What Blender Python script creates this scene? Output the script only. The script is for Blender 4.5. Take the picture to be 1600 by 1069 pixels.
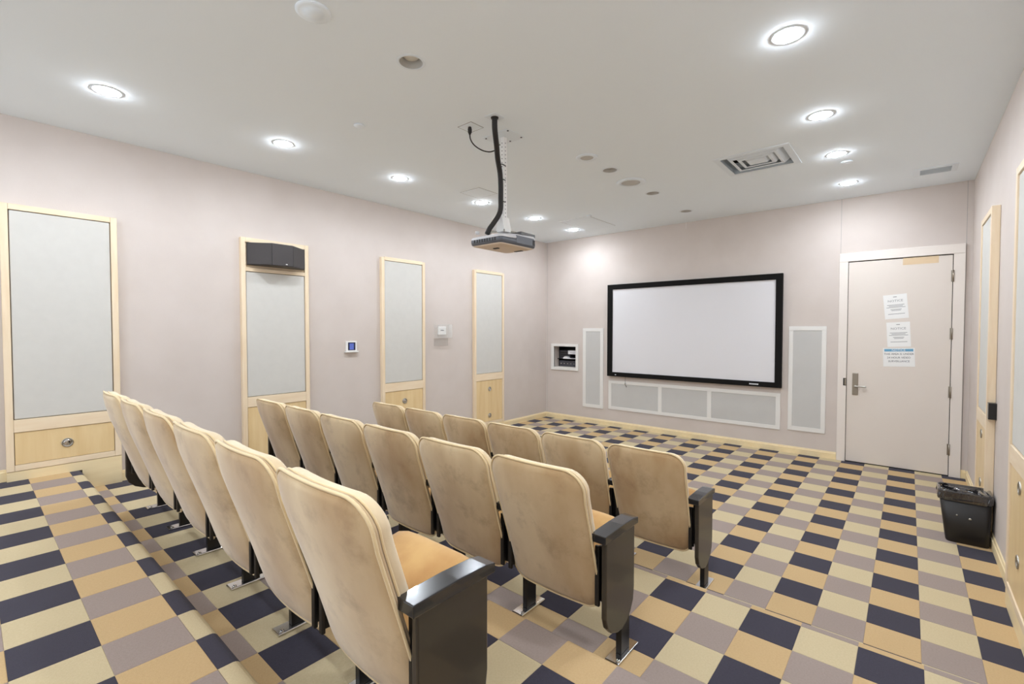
import bpy, bmesh, math, random
from mathutils import Vector, Matrix
random.seed(7)
for o in list(bpy.data.objects): bpy.data.objects.remove(o, do_unlink=True)
SC = bpy.context.scene
COL = SC.collection

# ------------------------------------------------------------------ camera
F_PX, YAW, PITCH, CAM_Z = 729.4368, math.radians(40.3727), -0.0264, 1.62
cd = bpy.data.cameras.new('camera'); cd.sensor_width = 36.0; cd.sensor_fit = 'HORIZONTAL'
cd.lens = 36.0 * F_PX / 1600.0; cd.clip_start = 0.02; cd.clip_end = 100
cam = bpy.data.objects.new('camera', cd); COL.objects.link(cam)
cam.location = (0, 0, CAM_Z); cam.rotation_euler = (math.pi/2 + PITCH, 0, YAW)
SC.camera = cam
# ------------------------------------------------------------------ world, exposure
w = bpy.data.worlds.new('world'); SC.world = w; w.use_nodes = True
w.node_tree.nodes['Background'].inputs[0].default_value = (0.93, 0.98, 1.05, 1)
w.node_tree.nodes['Background'].inputs[1].default_value = 1.35  # added uniform fill light, entering where the rear wall is left out
SC.view_settings.view_transform = 'Standard'; SC.view_settings.look = 'None'
SC.view_settings.gamma = 1.0; SC.view_settings.use_curve_mapping = False
SC.view_settings.exposure = 0.0
LAMP_W = 4.0            # watts of each lit ceiling downlight
LAMP_COL = (0.91, 0.985, 1.08)

# ------------------------------------------------------------------ room dimensions (metres)
XL, XR, YF, YB, ZC = -5.147, 0.507, 7.029, -2.2, 3.221
RISE = 0.16
E1, E2, E3 = 2.705, 1.634, 0.606        # front edges of the three raised platforms
TW, TH, X0 = 0.2277, 0.2297, -1.9751    # carpet square size and column origin
CT = 0.012                              # carpet thickness

# ------------------------------------------------------------------ materials
MATS = {}
def srgb(r, g, b):
    f = lambda c: (c/255/12.92) if c/255 <= 0.04045 else ((c/255+0.055)/1.055)**2.4
    return (f(r), f(g), f(b), 1)
def warm(r, g, b):
    c = srgb(r, g, b); return (min(c[0]*1.03, .95), c[1], c[2]*.92, 1)
def material(name, col, rough=0.6, metal=0.0, var=0.0, vscale=8.0, vcol=None, stretch=(1, 1, 1), bump=0.0, bscale=300.0,
             bstretch=(1, 1, 1), sheen=0.0, coat=0.0, emit=None, alpha=1.0, trans=0.0, spec=0.5, rand=0.0, detail=4.0, lo=0.35, hi=0.7, stain=None):
    m = bpy.data.materials.new(name); m.use_nodes = True; MATS[name] = m
    nt = m.node_tree; n = nt.nodes; l = nt.links; b = n['Principled BSDF']
    b.inputs['Base Color'].default_value = col; b.inputs['Roughness'].default_value = rough
    b.inputs['Metallic'].default_value = metal; b.inputs['Specular IOR Level'].default_value = spec
    b.inputs['Sheen Weight'].default_value = sheen; b.inputs['Sheen Roughness'].default_value = 0.45
    b.inputs['Coat Weight'].default_value = coat; b.inputs['Alpha'].default_value = alpha
    b.inputs['Transmission Weight'].default_value = trans
    if emit:
        b.inputs['Emission Color'].default_value = emit[0]; b.inputs['Emission Strength'].default_value = emit[1]
    tc = n.new('ShaderNodeTexCoord')
    src = tc.outputs['Object']
    if rand:
        oi = n.new('ShaderNodeObjectInfo'); mu = n.new('ShaderNodeMath'); mu.operation = 'MULTIPLY'; mu.inputs[1].default_value = rand
        l.new(oi.outputs['Random'], mu.inputs[0]); ad = n.new('ShaderNodeVectorMath'); ad.operation = 'ADD'
        l.new(src, ad.inputs[0]); l.new(mu.outputs[0], ad.inputs[1]); src = ad.outputs[0]
    if var and vcol:
        mp = n.new('ShaderNodeMapping'); mp.inputs['Scale'].default_value = stretch; l.new(src, mp.inputs[0])
        no = n.new('ShaderNodeTexNoise'); no.inputs['Scale'].default_value = vscale; no.inputs['Detail'].default_value = detail
        l.new(mp.outputs[0], no.inputs['Vector'])
        mr = n.new('ShaderNodeMapRange'); mr.inputs[1].default_value = lo; mr.inputs[2].default_value = hi
        mr.inputs[3].default_value = 0; mr.inputs[4].default_value = var
        l.new(no.outputs[0], mr.inputs[0])
        mx = n.new('ShaderNodeMix'); mx.data_type = 'RGBA'; mx.inputs[6].default_value = col; mx.inputs[7].default_value = vcol
        l.new(mr.outputs[0], mx.inputs[0]); outc = mx.outputs[2]
        if stain:            # (colour, amount, scale, lo, hi)
            n2 = n.new('ShaderNodeTexNoise'); n2.inputs['Scale'].default_value = stain[2]; n2.inputs['Detail'].default_value = 9; n2.inputs['Roughness'].default_value = .65
            l.new(src, n2.inputs['Vector'])
            m2 = n.new('ShaderNodeMapRange'); m2.inputs[1].default_value = stain[3]; m2.inputs[2].default_value = stain[4]; m2.inputs[3].default_value = 0; m2.inputs[4].default_value = stain[1]
            l.new(n2.outputs[0], m2.inputs[0]); x2 = n.new('ShaderNodeMix'); x2.data_type = 'RGBA'; x2.inputs[7].default_value = stain[0]
            l.new(m2.outputs[0], x2.inputs[0]); l.new(outc, x2.inputs[6]); outc = x2.outputs[2]
        l.new(outc, b.inputs['Base Color'])
    if bump:
        mp = n.new('ShaderNodeMapping'); mp.inputs['Scale'].default_value = bstretch; l.new(src, mp.inputs[0])
        no = n.new('ShaderNodeTexNoise'); no.inputs['Scale'].default_value = bscale; no.inputs['Detail'].default_value = 2
        l.new(mp.outputs[0], no.inputs['Vector'])
        bp = n.new('ShaderNodeBump'); bp.inputs['Strength'].default_value = bump; bp.inputs['Distance'].default_value = 0.004
        l.new(no.outputs[0], bp.inputs['Height']); l.new(bp.outputs[0], b.inputs['Normal'])
    return m
material('ceiling_paint', (.87, .94, .995, 1), 0.9, var=0.25, vscale=1.5, vcol=(.855, .925, .98, 1), bump=0.06, bscale=120)
material('wall_vinyl', srgb(210, 200, 193), 0.8, var=0.6, vscale=3, vcol=srgb(203, 192, 184), bump=0.12, bscale=260, bstretch=(1, 1, .25))
material('maple', warm(238, 222, 200), 0.45, var=0.8, vscale=5, vcol=warm(229, 208, 180), stretch=(6, 6, .7), coat=0.15, bump=0.02, rand=3)
material('maple_rail', warm(238, 222, 200), 0.45, var=0.8, vscale=5, vcol=warm(230, 210, 183), stretch=(6, .7, 6), coat=0.15, rand=3)
material('maple_door', warm(231, 208, 166), 0.45, var=0.9, vscale=3, vcol=warm(221, 193, 146), stretch=(5, 5, .6), coat=0.15, rand=3, detail=6)
material('maple_base', warm(240, 224, 188), 0.5, var=0.6, vscale=4, vcol=warm(232, 212, 172), stretch=(6, .7, 6))
material('panel_fabric', srgb(208, 206, 200), 0.95, var=0.4, vscale=14, vcol=srgb(202, 200, 194), bump=0.15, bscale=500)
material('groove', srgb(120, 95, 70), 0.9)
material('velvet', warm(214, 194, 162), 0.9, var=0.95, vscale=3.0, vcol=warm(178, 148, 110), stretch=(1, 1, .5), sheen=0.5, bump=0.12, bscale=400, rand=9, detail=8, lo=.36, hi=.64, stain=(warm(134, 104, 70), .6, 7.0, .52, .78))
material('velvet_front', warm(228, 212, 184), 0.9, var=0.5, vscale=7, vcol=warm(208, 184, 148), sheen=0.4, bump=0.1, bscale=400, rand=9)
material('velvet_seat', warm(200, 162, 106), 0.85, var=0.9, vscale=6, vcol=warm(172, 126, 74), sheen=0.3, bump=0.1, bscale=400, rand=9, detail=5)
material('piping', warm(226, 206, 168), 0.85, sheen=0.3)
material('lacquer', srgb(46, 40, 33), 0.33, var=0.3, vscale=6, vcol=srgb(56, 49, 40), coat=0.2, spec=0.6)
material('arm_black', srgb(30, 30, 32), 0.2, var=0.6, vscale=25, vcol=srgb(44, 44, 46), coat=0.4)
material('steel_black', srgb(24, 22, 21), 0.4)
material('chrome', srgb(215, 215, 215), 0.12, metal=1.0)
material('steel', srgb(176, 172, 164), 0.32, metal=1.0)
material('nickel', srgb(160, 152, 140), 0.35, metal=1.0)
material('door_paint', srgb(226, 217, 208), 0.55, var=0.4, vscale=2, vcol=srgb(221, 211, 201))
material('casing_paint', srgb(232, 224, 216), 0.5)
material('gap_dark', srgb(38, 34, 30), 0.9)
material('wood_patch', warm(222, 201, 172), 0.6, var=0.6, vscale=6, vcol=warm(212, 188, 156), stretch=(.6, 5, 5))
material('paper', srgb(240, 240, 238), 0.8)
material('print_grey', srgb(150, 150, 152), 0.8)
material('print_dark', srgb(92, 94, 100), 0.8)
material('print_blue', srgb(112, 168, 200), 0.7)
material('screen_white', srgb(222, 221, 224), 0.7)
material('screen_black', srgb(20, 19, 18), 0.85, spec=0.2)
material('white_plastic', srgb(236, 235, 232), 0.4)
material('white_trim', srgb(230, 228, 224), 0.5)
material('grille_cloth', srgb(200, 199, 196), 0.95, var=0.5, vscale=3, vcol=srgb(192, 191, 188), bump=0.2, bscale=600)
material('rack_black', srgb(22, 19, 18), 0.5)
material('rack_grey', srgb(70, 70, 78), 0.4)
material('rack_white', srgb(235, 236, 240), 0.5)
material('speaker_grille', srgb(66, 62, 62), 0.75, bump=0.2, bscale=700)
material('speaker_case', srgb(30, 26, 24), 0.4)
material('lcd', srgb(60, 76, 150), 0.3, emit=(srgb(120, 140, 220), 0.35))
material('lcd_dark', srgb(28, 34, 66), 0.3)
material('clear_plastic', srgb(235, 235, 232), 0.1, alpha=0.16)
material('bin_black', srgb(26, 22, 19), 0.42, var=0.3, vscale=5, vcol=srgb(34, 29, 25))
material('bag_black', srgb(38, 37, 40), 0.12, coat=0.8, spec=0.9, bump=0.35, bscale=60)
material('projector_grey', srgb(88, 91, 98), 0.35, var=0.4, vscale=6, vcol=srgb(76, 79, 86))
material('projector_top', srgb(86, 86, 86), 0.35)
material('projector_silver', srgb(205, 205, 208), 0.3)
material('projector_under_bounce', srgb(214, 196, 178), 0.5)  # pale plastic with the carpet's tan bounce light painted into its colour
material('cable_black', srgb(30, 26, 24), 0.6)
material('fixture_white', (.80, .865, .92, 1), 0.6)
material('can_white', srgb(205, 203, 198), 0.5)
material('bulb_off', srgb(225, 223, 216), 0.3)
material('lamp_glow', (1, 1, 1, 1), 0.5, emit=((0.92, 0.985, 1.07, 1), 250.0))
material('vent_dark', srgb(60, 58, 55), 0.9)
material('hatch_line', srgb(150, 149, 146), 0.9)
material('slab', srgb(120, 110, 98), 0.95)
CARPET = {
 'navy':  material('carpet_navy',  srgb(58, 55, 68), 0.97, var=0.6, vscale=120, vcol=srgb(50, 47, 58), bump=0.5, bscale=420, sheen=0.05),
 'cream': material('carpet_cream', warm(200, 186, 156), 0.97, var=0.6, vscale=120, vcol=warm(190, 175, 143), bump=0.5, bscale=420),
 'tan':   material('carpet_tan',   warm(197, 170, 130), 0.97, var=0.6, vscale=120, vcol=warm(188, 160, 119), bump=0.5, bscale=420),
 'mauve': material('carpet_mauve', warm(156, 143, 140), 0.97, var=0.6, vscale=120, vcol=warm(146, 132, 129), bump=0.5, bscale=420)}

# ------------------------------------------------------------------ mesh helpers
class MB:
    """collects shapes (world or local coords) and builds ONE mesh object"""
    def __init__(s): s.bm = bmesh.new()
    def box(s, x0, x1, y0, y1, z0, z1, bev=0.0, seg=2):
        b = bmesh.new(); bmesh.ops.create_cube(b, size=1.0)
        for v in b.verts:
            v.co = Vector((x0 + (v.co.x+.5)*(x1-x0), y0 + (v.co.y+.5)*(y1-y0), z0 + (v.co.z+.5)*(z1-z0)))
        if bev: bmesh.ops.bevel(b, geom=list(b.edges), offset=bev, segments=seg, profile=0.5, affect='EDGES')
        return s.merge(b)
    def merge(s, b, M=None):
        if M is not None: bmesh.ops.transform(b, matrix=M, verts=list(b.verts))
        mp = {}
        for v in b.verts: mp[v] = s.bm.verts.new(v.co)
        for f in b.faces:
            try: nf = s.bm.faces.new([mp[v] for v in f.verts]); nf.smooth = f.smooth; nf.material_index = f.material_index
            except ValueError: pass
        b.free(); return s
    def prism(s, pts, axis, a0, a1, bev=0.0, seg=2):
        """pts: polygon in the two other axes (cyclic order), extruded along axis between a0, a1"""
        def P(p, a):
            if axis == 'X': return (a, p[0], p[1])
            if axis == 'Y': return (p[0], a, p[1])
            return (p[0], p[1], a)
        b = bmesh.new()
        A = [b.verts.new(P(p, a0)) for p in pts]; B = [b.verts.new(P(p, a1)) for p in pts]
        b.faces.new(A); b.faces.new(B[::-1]); k = len(pts)
        for i in range(k): b.faces.new([A[(i+1) % k], A[i], B[i], B[(i+1) % k]])
        bmesh.ops.recalc_face_normals(b, faces=list(b.faces))
        if bev:
            ed = [e for e in b.edges if len(e.link_faces) == 2 and e.calc_face_angle(0) > 0.5]
            bmesh.ops.bevel(b, geom=ed, offset=bev, segments=seg, profile=0.5, affect='EDGES')
        return s.merge(b)
    def lathe(s, prof, c, axis='Z', n=28):
        """prof: (radius, offset along axis)"""
        b = bmesh.new(); rings = []
        for r, h in prof:
            ring = []
            for i in range(n):
                a = 2*math.pi*i/n; u, v = r*math.cos(a), r*math.sin(a)
                co = {'Z': (u, v, h), 'X': (h, u, v), 'Y': (u, h, v)}[axis]
                ring.append(b.verts.new(Vector(co) + Vector(c)))
            rings.append(ring)
        for A, B in zip(rings, rings[1:]):
            for i in range(n): 
                f = b.faces.new([A[i], A[(i+1) % n], B[(i+1) % n], B[i]]); f.smooth = True
        bmesh.ops.remove_doubles(b, verts=list(b.verts), dist=1e-6)
        return s.merge(b)
    def cyl(s, c, r, h, axis='Z', n=24): return s.lathe([(0.00001, 0), (r, 0), (r, h), (0.00001, h)], c, axis, n)
    def tube(s, pts, r, n=10, closed=False):
        pts = [Vector(p) for p in pts]; b = bmesh.new(); rings = []; N = len(pts)
        up = None
        for i, p in enumerate(pts):
            if closed: t = (pts[(i+1) % N] - pts[i-1]).normalized()
            else: t = (pts[min(i+1, N-1)] - pts[max(i-1, 0)]).normalized()
            if up is None: up = t.orthogonal().normalized()
            up = (up - t*up.dot(t)).normalized(); sd = t.cross(up)
            rr = r[i] if isinstance(r, (list, tuple)) else r
            rings.append([b.verts.new(p + (up*math.cos(2*math.pi*k/n) + sd*math.sin(2*math.pi*k/n))*rr) for k in range(n)])
        rng = range(N) if closed else range(N-1)
        for i in rng:
            A, B = rings[i], rings[(i+1) % N]
            for k in range(n):
                f = b.faces.new([A[k], A[(k+1) % n], B[(k+1) % n], B[k]]); f.smooth = True
        if not closed: b.faces.new(rings[0][::-1]); b.faces.new(rings[-1])
        bmesh.ops.recalc_face_normals(b, faces=list(b.faces))
        return s.merge(b)
    def build(s, name, mat, parent=None, smooth=False, origin=None, keep_normals=False):
        if not keep_normals: bmesh.ops.recalc_face_normals(s.bm, faces=list(s.bm.faces))
        o0 = Vector(origin) if origin is not None else Vector((0, 0, 0))
        if parent is not None and origin is None: o0 = parent.matrix_basis.translation.copy() if parent.get('_world') else o0
        loc = Vector((0, 0, 0))
        for v in s.bm.verts: v.co -= o0
        me = bpy.data.meshes.new(name); s.bm.to_mesh(me); s.bm.free()
        for m in (mat if isinstance(mat, list) else [mat]): me.materials.append(MATS[m] if isinstance(m, str) else m)
        if smooth: me.polygons.foreach_set('use_smooth', [True]*len(me.polygons))
        o = bpy.data.objects.new(name, me); COL.objects.link(o)
        if parent is not None: o.parent = parent
        elif origin is not None: o.location = o0
        return o
def thing(name, label, cat, loc=(0, 0, 0), group=None, world=True):
    """Empty at the thing's base; parts given in world coordinates unless world=False"""
    e = bpy.data.objects.new(name, None); COL.objects.link(e); e.location = loc; e.empty_display_size = .1
    tag(e, label, cat, group)
    if world: WORLD[e.name] = Vector(loc)
    return e
WORLD = {}
def tag(o, label, cat, group=None):
    o['label'] = label; o['category'] = cat
    if group: o['group'] = group
    return o
def part(mb, name, mat, parent, smooth=False):
    """build a part whose MB is in world coords under a world-placed thing (or sub-part of it)"""
    root = parent
    while root.parent: root = root.parent
    off = WORLD.get(root.name, Vector((0, 0, 0)))
    return mb.build(name, mat, parent, smooth, origin=off)
def sub(mb, name, mat, parent, smooth=False): return part(mb, name, mat, parent, smooth)
def struct(o): o['kind'] = 'structure'; return o
def copy_tree(o, parent=None):
    c = o.copy(); COL.objects.link(c); c.parent = parent
    for ch in list(o.children): copy_tree(ch, c)
    return c
def box(name, d, mat, parent=None, bev=0.0, smooth=False):
    m = MB().box(*d, bev=bev)
    return part(m, name, mat, parent, smooth) if parent else m.build(name, mat, origin=((d[0]+d[1])/2, (d[2]+d[3])/2, d[4]))
def text_mesh(name, s, size, mat, parent, M, extrude=0.0004, align='CENTER', sx=1.0):
    cu = bpy.data.curves.new('t', 'FONT'); cu.body = s; cu.size = size; cu.align_x = align; cu.align_y = 'CENTER'; cu.extrude = extrude
    cu.resolution_u = 2
    t = bpy.data.objects.new('t', cu); COL.objects.link(t); bpy.context.view_layer.update()
    me = bpy.data.meshes.new_from_object(t.evaluated_get(bpy.context.evaluated_depsgraph_get()))
    bpy.data.objects.remove(t); me.name = name
    me.transform(M @ Matrix.Diagonal((sx, 1, 1, 1))); me.materials.clear(); me.materials.append(MATS[mat])
    o = bpy.data.objects.new(name, me); COL.objects.link(o); o.parent = parent
    return o

# ================================================================== SETTING
# ---- floor slab, platforms and carpet squares
fl = struct(MB().box(XL-.15, XR+.15, YB-.15, YF+.15, -.2, -CT).build('floor', 'slab'))
fl['label'] = 'patterned carpet floor of navy, cream, tan and mauve squares on stepped platforms'; fl['category'] = 'floor'
plats = []
for k, e in enumerate((E1, E2, E3)):
    plats.append(MB().box(XL, XR, YB, e-CT, (k*RISE if k == 0 else k*RISE)-CT+.0005, (k+1)*RISE-CT).build('platform', 'slab', fl))
levels = [  # z, y_back, y_front(edge or wall), y of a navy row's far edge, parent
    (0.0, E1, YF, 7.1193, fl), (RISE, E2, E1, 2.646, plats[0]), (2*RISE, E3, E2, 1.432, plats[1]), (3*RISE, YB, E3, 0.7612, plats[2])]
def tile_color(i, j):            # i column, j row (0 = navy row)
    return ('navy' if i % 2 == 0 else 'cream') if j % 2 == 0 else ('tan' if i % 2 == 0 else 'mauve')
def tile_verts(x0, x1, y0, y1, z, c=0.0018):
    b = [(x0, y0), (x1, y0), (x1, y1), (x0, y1)]
    t = [(x0+c, y0+c), (x1-c, y0+c), (x1-c, y1-c), (x0+c, y1-c)]
    V = [(x, y, z-CT) for x, y in b] + [(x, y, z-c) for x, y in b] + [(x, y, z) for x, y in t]
    Fc = []
    for k in range(4):
        n = (k+1) % 4
        Fc += [(k, n, 4+n, 4+k), (4+k, 4+n, 8+n, 8+k)]
    Fc.append((8, 9, 10, 11)); return V, Fc
RN = 0.03                         # nosing radius
def nose_verts(x0, x1, ys, edge, z, zlow):
    prof = [(ys, z)]
    if edge - RN > ys + .004: prof.append((edge-RN, z))
    for k in range(1, 6):
        a = math.pi/2*(k/5.0); prof.append((edge-RN+RN*math.sin(a), z-RN+RN*math.cos(a)))
    prof.append((edge, zlow)); inner = [(edge-CT, zlow), (edge-CT, z-RN), (edge-RN, z-CT), (ys, z-CT)]
    pl = prof + inner; n = len(pl)
    V = [(x0, y, zz) for y, zz in pl] + [(x1, y, zz) for y, zz in pl]
    Fc = [(k, (k+1) % n, n+(k+1) % n, n+k) for k in range(n)] + [tuple(range(n))[::-1], tuple(range(n, 2*n))]
    return V, Fc
def cam_uv(p):
    d = Vector(p) - Vector((0, 0, CAM_Z)); r = Vector((math.cos(YAW), math.sin(YAW), 0))
    f = Vector((-math.sin(YAW)*math.cos(PITCH), math.cos(YAW)*math.cos(PITCH), math.sin(PITCH))); u = r.cross(f)
    c = d.dot(f)
    return None if c < .1 else (800+F_PX*d.dot(r)/c, 534.5-F_PX*d.dot(u)/c)
SEAT_Y = (0.666, 1.634, 2.745)           # row origins (nearest row first)
SEAT_Z = (2*RISE, RISE, 0.0)
SP, SX0 = 0.537, -0.965                  # seat pitch, x of the aisle-end standard
def hidden_by_seats(p):
    for ry, rz in zip(SEAT_Y, SEAT_Z):
        if p[1] > ry + .02:
            t = ry/p[1]; x, z = p[0]*t, CAM_Z+(p[2]-CAM_Z)*t
            if SX0-6*SP < x < SX0 and rz+.25 < z < rz+.86: return True
    return False
pieces = []                               # (area, V, F, colour, parent, centre)
for li, (z, ya, yb, ph, par) in enumerate(levels):
    for i in range(-14, 11):
        x0, x1 = max(XL, X0+i*TW), min(XR, X0+(i+1)*TW)
        if x1-x0 < .01: continue
        j0 = math.floor((ph-yb)/TH)
        j = j0
        while True:
            ytop, ybot = ph-j*TH, ph-(j+1)*TH
            if ytop <= ya+.002: break
            y1c, y0c = min(ytop, yb), max(ybot, ya)
            nose = li > 0 and ytop >= yb-.012
            if nose and y0c < yb: V, Fc = nose_verts(x0, x1, y0c, yb, z, z-RISE)
            elif y1c-y0c > .006:
                if li > 0 and y1c > yb-.013: y1c = yb-.013
                V, Fc = tile_verts(x0, x1, y0c, y1c, z)
            else: j += 1; continue
            cx, cy = (x0+x1)/2, (y0c+y1c)/2
            cor = [cam_uv((a, b_, z)) for a, b_ in ((x0, y0c), (x1, y0c), (x1, y1c), (x0, y1c))]
            area = 0
            if all(cor):
                area = abs(sum(cor[k][0]*cor[(k+1) % 4][1]-cor[(k+1) % 4][0]*cor[k][1] for k in range(4)))/2
                if not any(-10 < c[0] < 1610 and c[1] < 1079 for c in cor): area = 0
                elif hidden_by_seats((cx, cy, z)) or math.hypot(cx, cy) < .3: area = 0
            pieces.append((area, V, Fc, tile_color(i, j), par, (cx, cy, z), nose, (round(x1-x0, 4), round(y1c-y0c, 4))))
            j += 1
pieces.sort(key=lambda p: -p[0])
shared = {}
for area, V, Fc, colr, par, c, nose, dim in pieces[:300]:
    key = (colr, dim, nose, round(c[2], 3) if nose else 0)
    if key not in shared:
        me = bpy.data.meshes.new('carpet_square'); me.from_pydata([(a-c[0], b_-c[1], d-c[2]) for a, b_, d in V], [], Fc)
        me.materials.append(CARPET[colr]); bm_ = bmesh.new(); bm_.from_mesh(me); bmesh.ops.recalc_face_normals(bm_, faces=list(bm_.faces)); bm_.to_mesh(me); bm_.free()
        shared[key] = me
    o = bpy.data.objects.new('carpet_square', shared[key]); COL.objects.link(o); o.parent = par; o.location = c
rest = {}
bmr = bmesh.new(); order = list(CARPET)
for area, V, Fc, colr, par, c, nose, dim in pieces[300:]:
    vs = [bmr.verts.new(v) for v in V]
    for f in Fc:
        nf = bmr.faces.new([vs[k] for k in f]); nf.material_index = order.index(colr)
bmesh.ops.recalc_face_normals(bmr, faces=list(bmr.faces))
me = bpy.data.meshes.new('carpet_squares'); bmr.to_mesh(me); bmr.free()
for k in order: me.materials.append(CARPET[k])
o = bpy.data.objects.new('carpet_squares', me); COL.objects.link(o); o.parent = fl; o['kind'] = 'stuff'

# ---- ceiling with real openings
LIT_L = [(-4.13, y) for y in (0.66, 1.82, 3.03, 4.27, 5.36, 6.38)]
LIT_R = [(-0.53, y) for y in (2.94, 4.185, 5.2, 6.295)]
LIT_BACK = [(-4.13, -0.5), (-0.53, 1.8), (-0.53, 0.66), (-0.53, -0.5), (-2.32, -0.6)]
OFF_C = [(-2.30, 1.772), (-2.316, 4.241), (-2.32, 5.277), (-2.322, 6.361)]
RC = 0.075
holes_c = LIT_L + LIT_R + LIT_BACK + OFF_C
VENT = (-1.425, -0.83, 4.63, 5.21); GRILL = (0.045, 0.305, 6.24, 6.46)
xs = sorted({XL-.1, XR+.1} | {round(x+s*.1, 4) for x, y in holes_c for s in (-1, 1)} | {VENT[0], VENT[1], GRILL[0], GRILL[1]})
ys = sorted({YB-.1, YF+.1} | {round(y+s*.1, 4) for x, y in holes_c for s in (-1, 1)} | {VENT[2], VENT[3], GRILL[2], GRILL[3]})
bm = bmesh.new()
def inrect(cx, cy, r): return r[0] < cx < r[1] and r[2] < cy < r[3]
for xa, xb in zip(xs, xs[1:]):
    for ya, yb in zip(ys, ys[1:]):
        cx, cy = (xa+xb)/2, (ya+yb)/2
        if inrect(cx, cy, VENT) or inrect(cx, cy, GRILL): continue
        if any(abs(cx-x) < .1 and abs(cy-y) < .1 for x, y in holes_c): continue
        f = bm.faces.new([bm.verts.new(p) for p in ((xa, ya, ZC), (xa, yb, ZC), (xb, yb, ZC), (xb, ya, ZC))])
for x, y in holes_c:
    n = 32; inn = []; out = []
    for k in range(n):
        a = 2*math.pi*k/n+math.pi/4; c, s = math.cos(a), math.sin(a); q = .1/max(abs(c), abs(s))
        inn.append(bm.verts.new((x+RC*c, y+RC*s, ZC))); out.append(bm.verts.new((x+q*c, y+q*s, ZC)))
    for k in range(n): bm.faces.new([inn[k], inn[(k+1) % n], out[(k+1) % n], out[k]])
bmesh.ops.remove_doubles(bm, verts=list(bm.verts), dist=1e-4)
top = bmesh.ops.extrude_face_region(bm, geom=list(bm.faces))
for v in [g for g in top['geom'] if isinstance(g, bmesh.types.BMVert)]: v.co.z += .12
bmesh.ops.recalc_face_normals(bm, faces=list(bm.faces))
mb = MB(); mb.bm.free(); mb.bm = bm
ceil_o = struct(mb.build('ceiling', 'ceiling_paint')); ceil_o['label'] = 'flat off-white painted ceiling with rows of downlights'; ceil_o['category'] = 'ceiling'
struct(MB().box(XL-.1, XR+.1, YB-.1, YF+.1, ZC+.3, ZC+.4).build('trim_1', 'slab')); 
t1 = bpy.data.objects['trim_1']; t1['label'] = 'dark plenum deck hidden above the ceiling openings'; t1['category'] = 'deck'

# ---- walls
def wall(name, boxes, label):
    m = MB()
    for b in boxes: m.box(*b)
    o = struct(m.build(name, 'wall_vinyl')); o['label'] = label; o['category'] = 'wall'; return o
T = .15
wl = wall('wall_left', [(XL-T, XL, YB-T, YF+T, -.2, ZC+.3)], 'long taupe vinyl side wall with maple framed panels')
wr = wall('wall_right', [(XR, XR+T, YB-T, YF+T, -.2, ZC+.3)], 'short visible taupe side wall beside the door')
NX0, NX1, NZ0, NZ1 = -4.955, -4.485, 0.945, 1.317
wf = wall('wall_front', [(XL, NX0, YF, YF+T, -.2, ZC+.3), (NX1, XR, YF, YF+T, -.2, ZC+.3), (NX0, NX1, YF, YF+T, -.2, NZ0), (NX0, NX1, YF, YF+T, NZ1, ZC+.3)],
          'taupe front wall carrying the projection screen')
MB().box(-.658, -.655, YF-.0012, YF+.01, 2.556, ZC).build('wall_seam', 'hatch_line', wf)
MB().box(-2.566, -2.561, YF-.002, YF+.01, 3.13, ZC).build('wall_seam', 'white_trim', wf)
MB().box(XL+.028, XL+.031, YF-.0012, YF+.01, .09, ZC).build('wall_seam', 'hatch_line', wf)
MB().box(.455, .458, YF-.0012, YF+.01, .09, ZC).build('wall_seam', 'hatch_line', wf)

# ---- baseboards
def bb_profile(mb, axis, side, a0, a1, z, at):
    h, t = .09, .016
    pr = [(0, 0), (t, 0), (t, h-.02), (t-.005, h-.016), (t-.008, h), (0, h)]
    pts = [((at+side*p[0]), z+p[1]) for p in pr]
    mb.prism(pts, axis, a0, a1)
def baseboard(name, axis, side, at, segs, label):
    m = MB()
    for a0, a1, z in segs: bb_profile(m, axis, side, a0, a1, z, at)
    o = struct(m.build(name, 'maple_base')); o['label'] = label; o['category'] = 'baseboard'
baseboard('baseboard_left', 'Y', 1, XL, [(E1, YF, 0), (E2, E1, RISE), (E3, E2, 2*RISE), (YB, E3, 3*RISE)], 'pale maple baseboard stepping along the left wall')
baseboard('baseboard_right', 'Y', -1, XR, [(E1, YF, 0), (E2, E1, RISE), (E3, E2, 2*RISE), (YB, E3, 3*RISE)], 'pale maple baseboard along the wall by the waste bin')
baseboard('baseboard_front', 'X', -1, YF, [(XL+.016, -.668, 0), (.452, XR-.016, 0)], 'pale maple baseboard under the projection screen')

# ---- door
DX0, DX1, DZ = -.572, .352, 2.442
d = bpy.data.objects.new('door_1', None); COL.objects.link(d); d.location = ((DX0+DX1)/2, YF, 0); WORLD[d.name] = Vector(d.location)
struct(d); d['label'] = 'taupe painted door with three paper notices and lever handle'; d['category'] = 'door'
box('door_leaf', (DX0, DX1, YF-.012, YF+.02, .012, DZ-.004), 'door_paint', d, .002)
box('gap_shadow', (DX0-.006, DX1+.006, YF-.004, YF+.01, 0, DZ+.006), 'gap_dark', d)
for nm, dd in (('jamb_left', (-.665, DX0-.005, YF-.026, YF+.01, 0, DZ+.006)), ('jamb_right', (DX1+.006, .452, YF-.026, YF+.01, 0, DZ+.006)), ('head', (-.665, .452, YF-.026, YF+.01, DZ+.007, 2.552))):
    box('casing', dd, 'casing_paint', d, .003)
for z0 in (2.145, 1.513, .87, .235):
    h = part(MB().cyl((.357, YF-.03, z0), .007, .125, 'Z', 12), 'hinge', 'nickel', d)
    sub(MB().box(.340, .357, YF-.014, YF-.011, z0, z0+.125), 'hinge_leaf', 'nickel', h)
box('wood_patch', (-.067, .238, YF-.0135, YF-.012, 2.362, 2.44), 'wood_patch', d)
hp = part(MB().box(-.517, -.459, YF-.022, YF-.012, .826, 1.093, bev=.004), 'handle_plate', 'nickel', d)
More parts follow.
